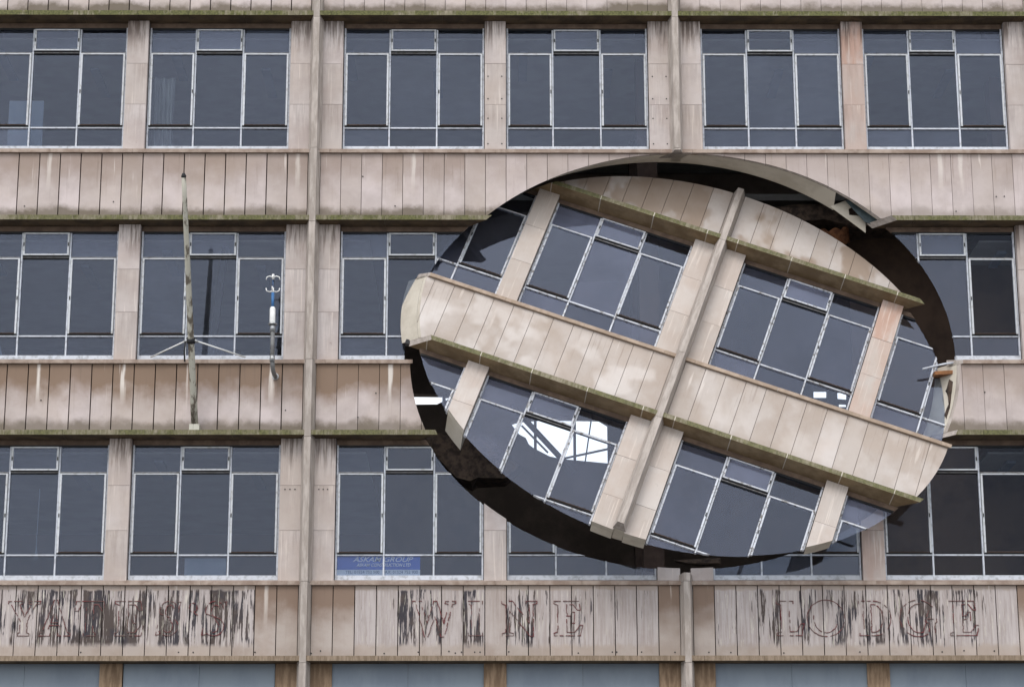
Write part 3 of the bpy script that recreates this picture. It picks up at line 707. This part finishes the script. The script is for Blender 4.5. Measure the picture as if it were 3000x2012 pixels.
for zz, s in ((2.30, -1), (2.53, 1)):
    a = child('sensor_arms', tube_mesh([P(-.585, -.3, zz-.04), P(-.585, -.3, zz+.05)], .02, M_WHITE, 8), ws)
    for k in range(4):
        an = R(45+90*k-45); c, s_ = math.cos(an), math.sin(an)
        child('arm_tip', tube_mesh([P(-.585, -.3, zz), P(-.585+.055*c, -.3+.055*s_, zz+s*.018), P(-.585+.10*c, -.3+.10*s_, zz), P(-.585+.11*c, -.3+.11*s_, zz-s*.045)], .0095, M_WHITE if k != 1 else M_BLACK, 6), ws)
child('link', tube_mesh([P(-.585, -.3, 2.33), P(-.585, -.3, 2.5)], .005, M_BLUE, 6), ws)
# ------------------------------------------------------------------ sign in the window
sg = top('window_sign', 'blue and white builder\'s sign propped behind the glass at the window foot', 'sign', (1.13, .41, -2.225))
child('blue_panel', box_mesh(1.34, .02, .225, (M_SIGNB,)), sg, (0, 0, .1245))
child('white_panel', box_mesh(1.34, .02, .122, (M_SIGNW,)), sg, (0, 0, 0))
def text(name, s, size, x, z, mat, shear, parent, wid):
    cu = bpy.data.curves.new(name, 'FONT'); cu.body = s; cu.size = size; cu.shear = shear; cu.align_x = 'CENTER'; cu.extrude = .0015; cu.offset = .0012 if size > .05 else .0006
    o = bpy.data.objects.new(name, cu); COL.objects.link(o); bpy.context.view_layer.update()
    me = bpy.data.meshes.new_from_object(o.evaluated_get(bpy.context.evaluated_depsgraph_get())); bpy.data.objects.remove(o)
    xs = [v.co.x for v in me.vertices]; k = wid/(max(xs)-min(xs)); c = (max(xs)+min(xs))/2
    for v in me.vertices: v.co.x = (v.co.x-c)*k
    me.materials.clear(); me.materials.append(mat)
    t = child(name, me, parent, (x, -.003, z)); t.rotation_euler = (R(90), 0, 0); return t
text('lettering', 'ASKAM GROUP', .115, .08, .250, M_LETW, .35, sg, .96)
text('lettering', 'ASKAM CONSTRUCTION LTD', .072, .09, .175, M_LETW, .3, sg, .86)
text('lettering', 'TEL: 01524 752 500   FAX: 01524 752 900', .07, .06, .06, M_LETG, 0, sg, 1.15)
# ------------------------------------------------------------------ things behind the glass
def thing_box(name, label, cat, b, mat, rot=0, group=None):
    x0, x1, y0, y1, z0, z1 = b
    o = top(name, label, cat, ((x0+x1)/2, y0, z0), group, mesh=box_mesh(x1-x0, y1-y0, z1-z0, (mat,))); o.rotation_euler = (0, rot, 0); return o
thing_box('timber_post', 'dark leaning timber post behind the glass right of the flagpole', 'post', (-1.80, -1.69, 1.0, 1.1, 1.15, 3.6), M_BLACK, R(5.5))
def drape(name, label, loc, wd, ht, mat, nf):
    bm = bmesh.new(); cols = 40; V = []
    for j in range(9):
        for i in range(cols+1):
            u = i/cols; t = j/8
            V.append(bm.verts.new(((u-.5)*wd*(1-.15*(1-t)*math.sin(3*t)), .05*math.sin(u*nf*6.28+t)+.02*math.sin(u*17), t*ht)))
    for j in range(8):
        for i in range(cols): bm.faces.new((V[j*(cols+1)+i], V[j*(cols+1)+i+1], V[(j+1)*(cols+1)+i+1], V[(j+1)*(cols+1)+i]))
    me = bpy.data.meshes.new(name); bm.to_mesh(me); bm.free(); me.materials.append(mat)
    sm = top(name, label, 'curtain', loc, mesh=me)
    md = sm.modifiers.new('thick', 'SOLIDIFY'); md.thickness = .004
    return sm
drape('net_curtain', 'pale net curtain hanging behind the upper window left of the pier', (-2.62, .62, 5.02), .42, 1.3, M_CURTAIN, 3)
thing_box('pale_board', 'pale board leaning behind the window at the upper left edge', 'board', (-5.2, -4.62, .7, .72, 5.05, 5.95), M_PAPER)
thing_box('pale_board', 'blue-grey board leaning behind the far left middle window', 'board', (-5.9, -5.05, .7, .72, 1.3, 2.9), M_PAPER, R(-12))
thing_box('pale_sheet', 'crumpled pale sheet behind the foot of the lower window', 'sheet', (-1.95, -1.29, .5, .51, -2.3, -1.9), M_PAPER)
cc = top('blind_cord', 'thin pale blind cord hanging behind the lower left window', 'cord', (-4.33, .6, -2.0), mesh=tube_mesh([(0, 0, 1.25), (-.01, 0, .3), (-.025, 0, .12), (-.005, 0, .08), (.015, 0, .13), (-.005, 0, .3)], .006, M_PAPER, 6))
# steel bracket at the broken end of the lining
from_px = lambda px, py: (px, py)
br = top('steel_bracket', 'pale triangular steel bracket at the torn upper right of the hole', 'bracket', (8.9, .3, 3.7))
def UP(u, v, y):   # a point of the photograph carried onto the plane y (used once, to size the bracket)
    d = fwd+((u-1500)/7100)*rt-((v-1006)/7100)*up; t = (y-CAM[1])/d.y; p = Vector(CAM)+d*t; return (p.x-8.9, p.z-3.7)
child('plate', prism_mesh([UP(*q, .5) for q in ((2432, 605), (2476, 588), (2500, 606), (2486, 612), (2488, 630), (2520, 633), (2536, 654), (2536, 682))], .20, .215, M_CREAM), br)
child('angle', prism_mesh([UP(*q, .4) for q in ((2476, 588), (2486, 586), (2572, 642), (2556, 660), (2532, 650))], .08, .10, M_TEAL), br)
child('flange', prism_mesh([UP(*q, .3) for q in ((2484, 582), (2494, 582), (2580, 634), (2572, 644))], -.02, .02, M_CREAM), br)
pr = top('rusty_pipe_ring', 'rusty open pipe end under the broken slab in the gap', 'pipe', (8.74, 1.45, 3.93))
pm = bmesh.new()
for i in range(28):
    pass
pm.free()
def ring(r1, r2, L, mat):
    bm = bmesh.new(); n = 28; A = []
    for (r, y) in ((r1, 0), (r2, 0), (r2, L), (r1, L)):
        A.append([bm.verts.new((1.15*r*math.cos(2*math.pi*i/n), y+.03*math.sin(5*i), r*math.sin(2*math.pi*i/n))) for i in range(n)])
    for a in range(4):
        p, q = A[a], A[(a+1) % 4]
        for i in range(n): bm.faces.new((p[i], p[(i+1) % n], q[(i+1) % n], q[i]))
    bmesh.ops.recalc_face_normals(bm, faces=bm.faces); me = bpy.data.meshes.new('ring'); bm.to_mesh(me); bm.free(); me.materials.append(mat); return me
o = child('pipe_wall', ring(.22, .15, .25, M_RUST), pr); o.rotation_euler = (R(-72), R(-6), 0)
# loose bits at the right edge of the hole
lb = top('timber_block', 'raw orange timber block jutting into the hole under the right window', 'timber', (10.3, .3, 1.08), mesh=box_mesh(.36, .25, .06, (M_WOODO,))); lb.rotation_euler = (0, R(-3), 0)
st = top('bent_glazing_bar', 'bent white glazing bar sticking out over the timber block', 'glazing bar', (10.18, .3, 1.22), mesh=tube_mesh([(-.26, -.02, -.06), (.1, 0, .03), (.3, 0, .06)], .018, M_FRAME, 6))
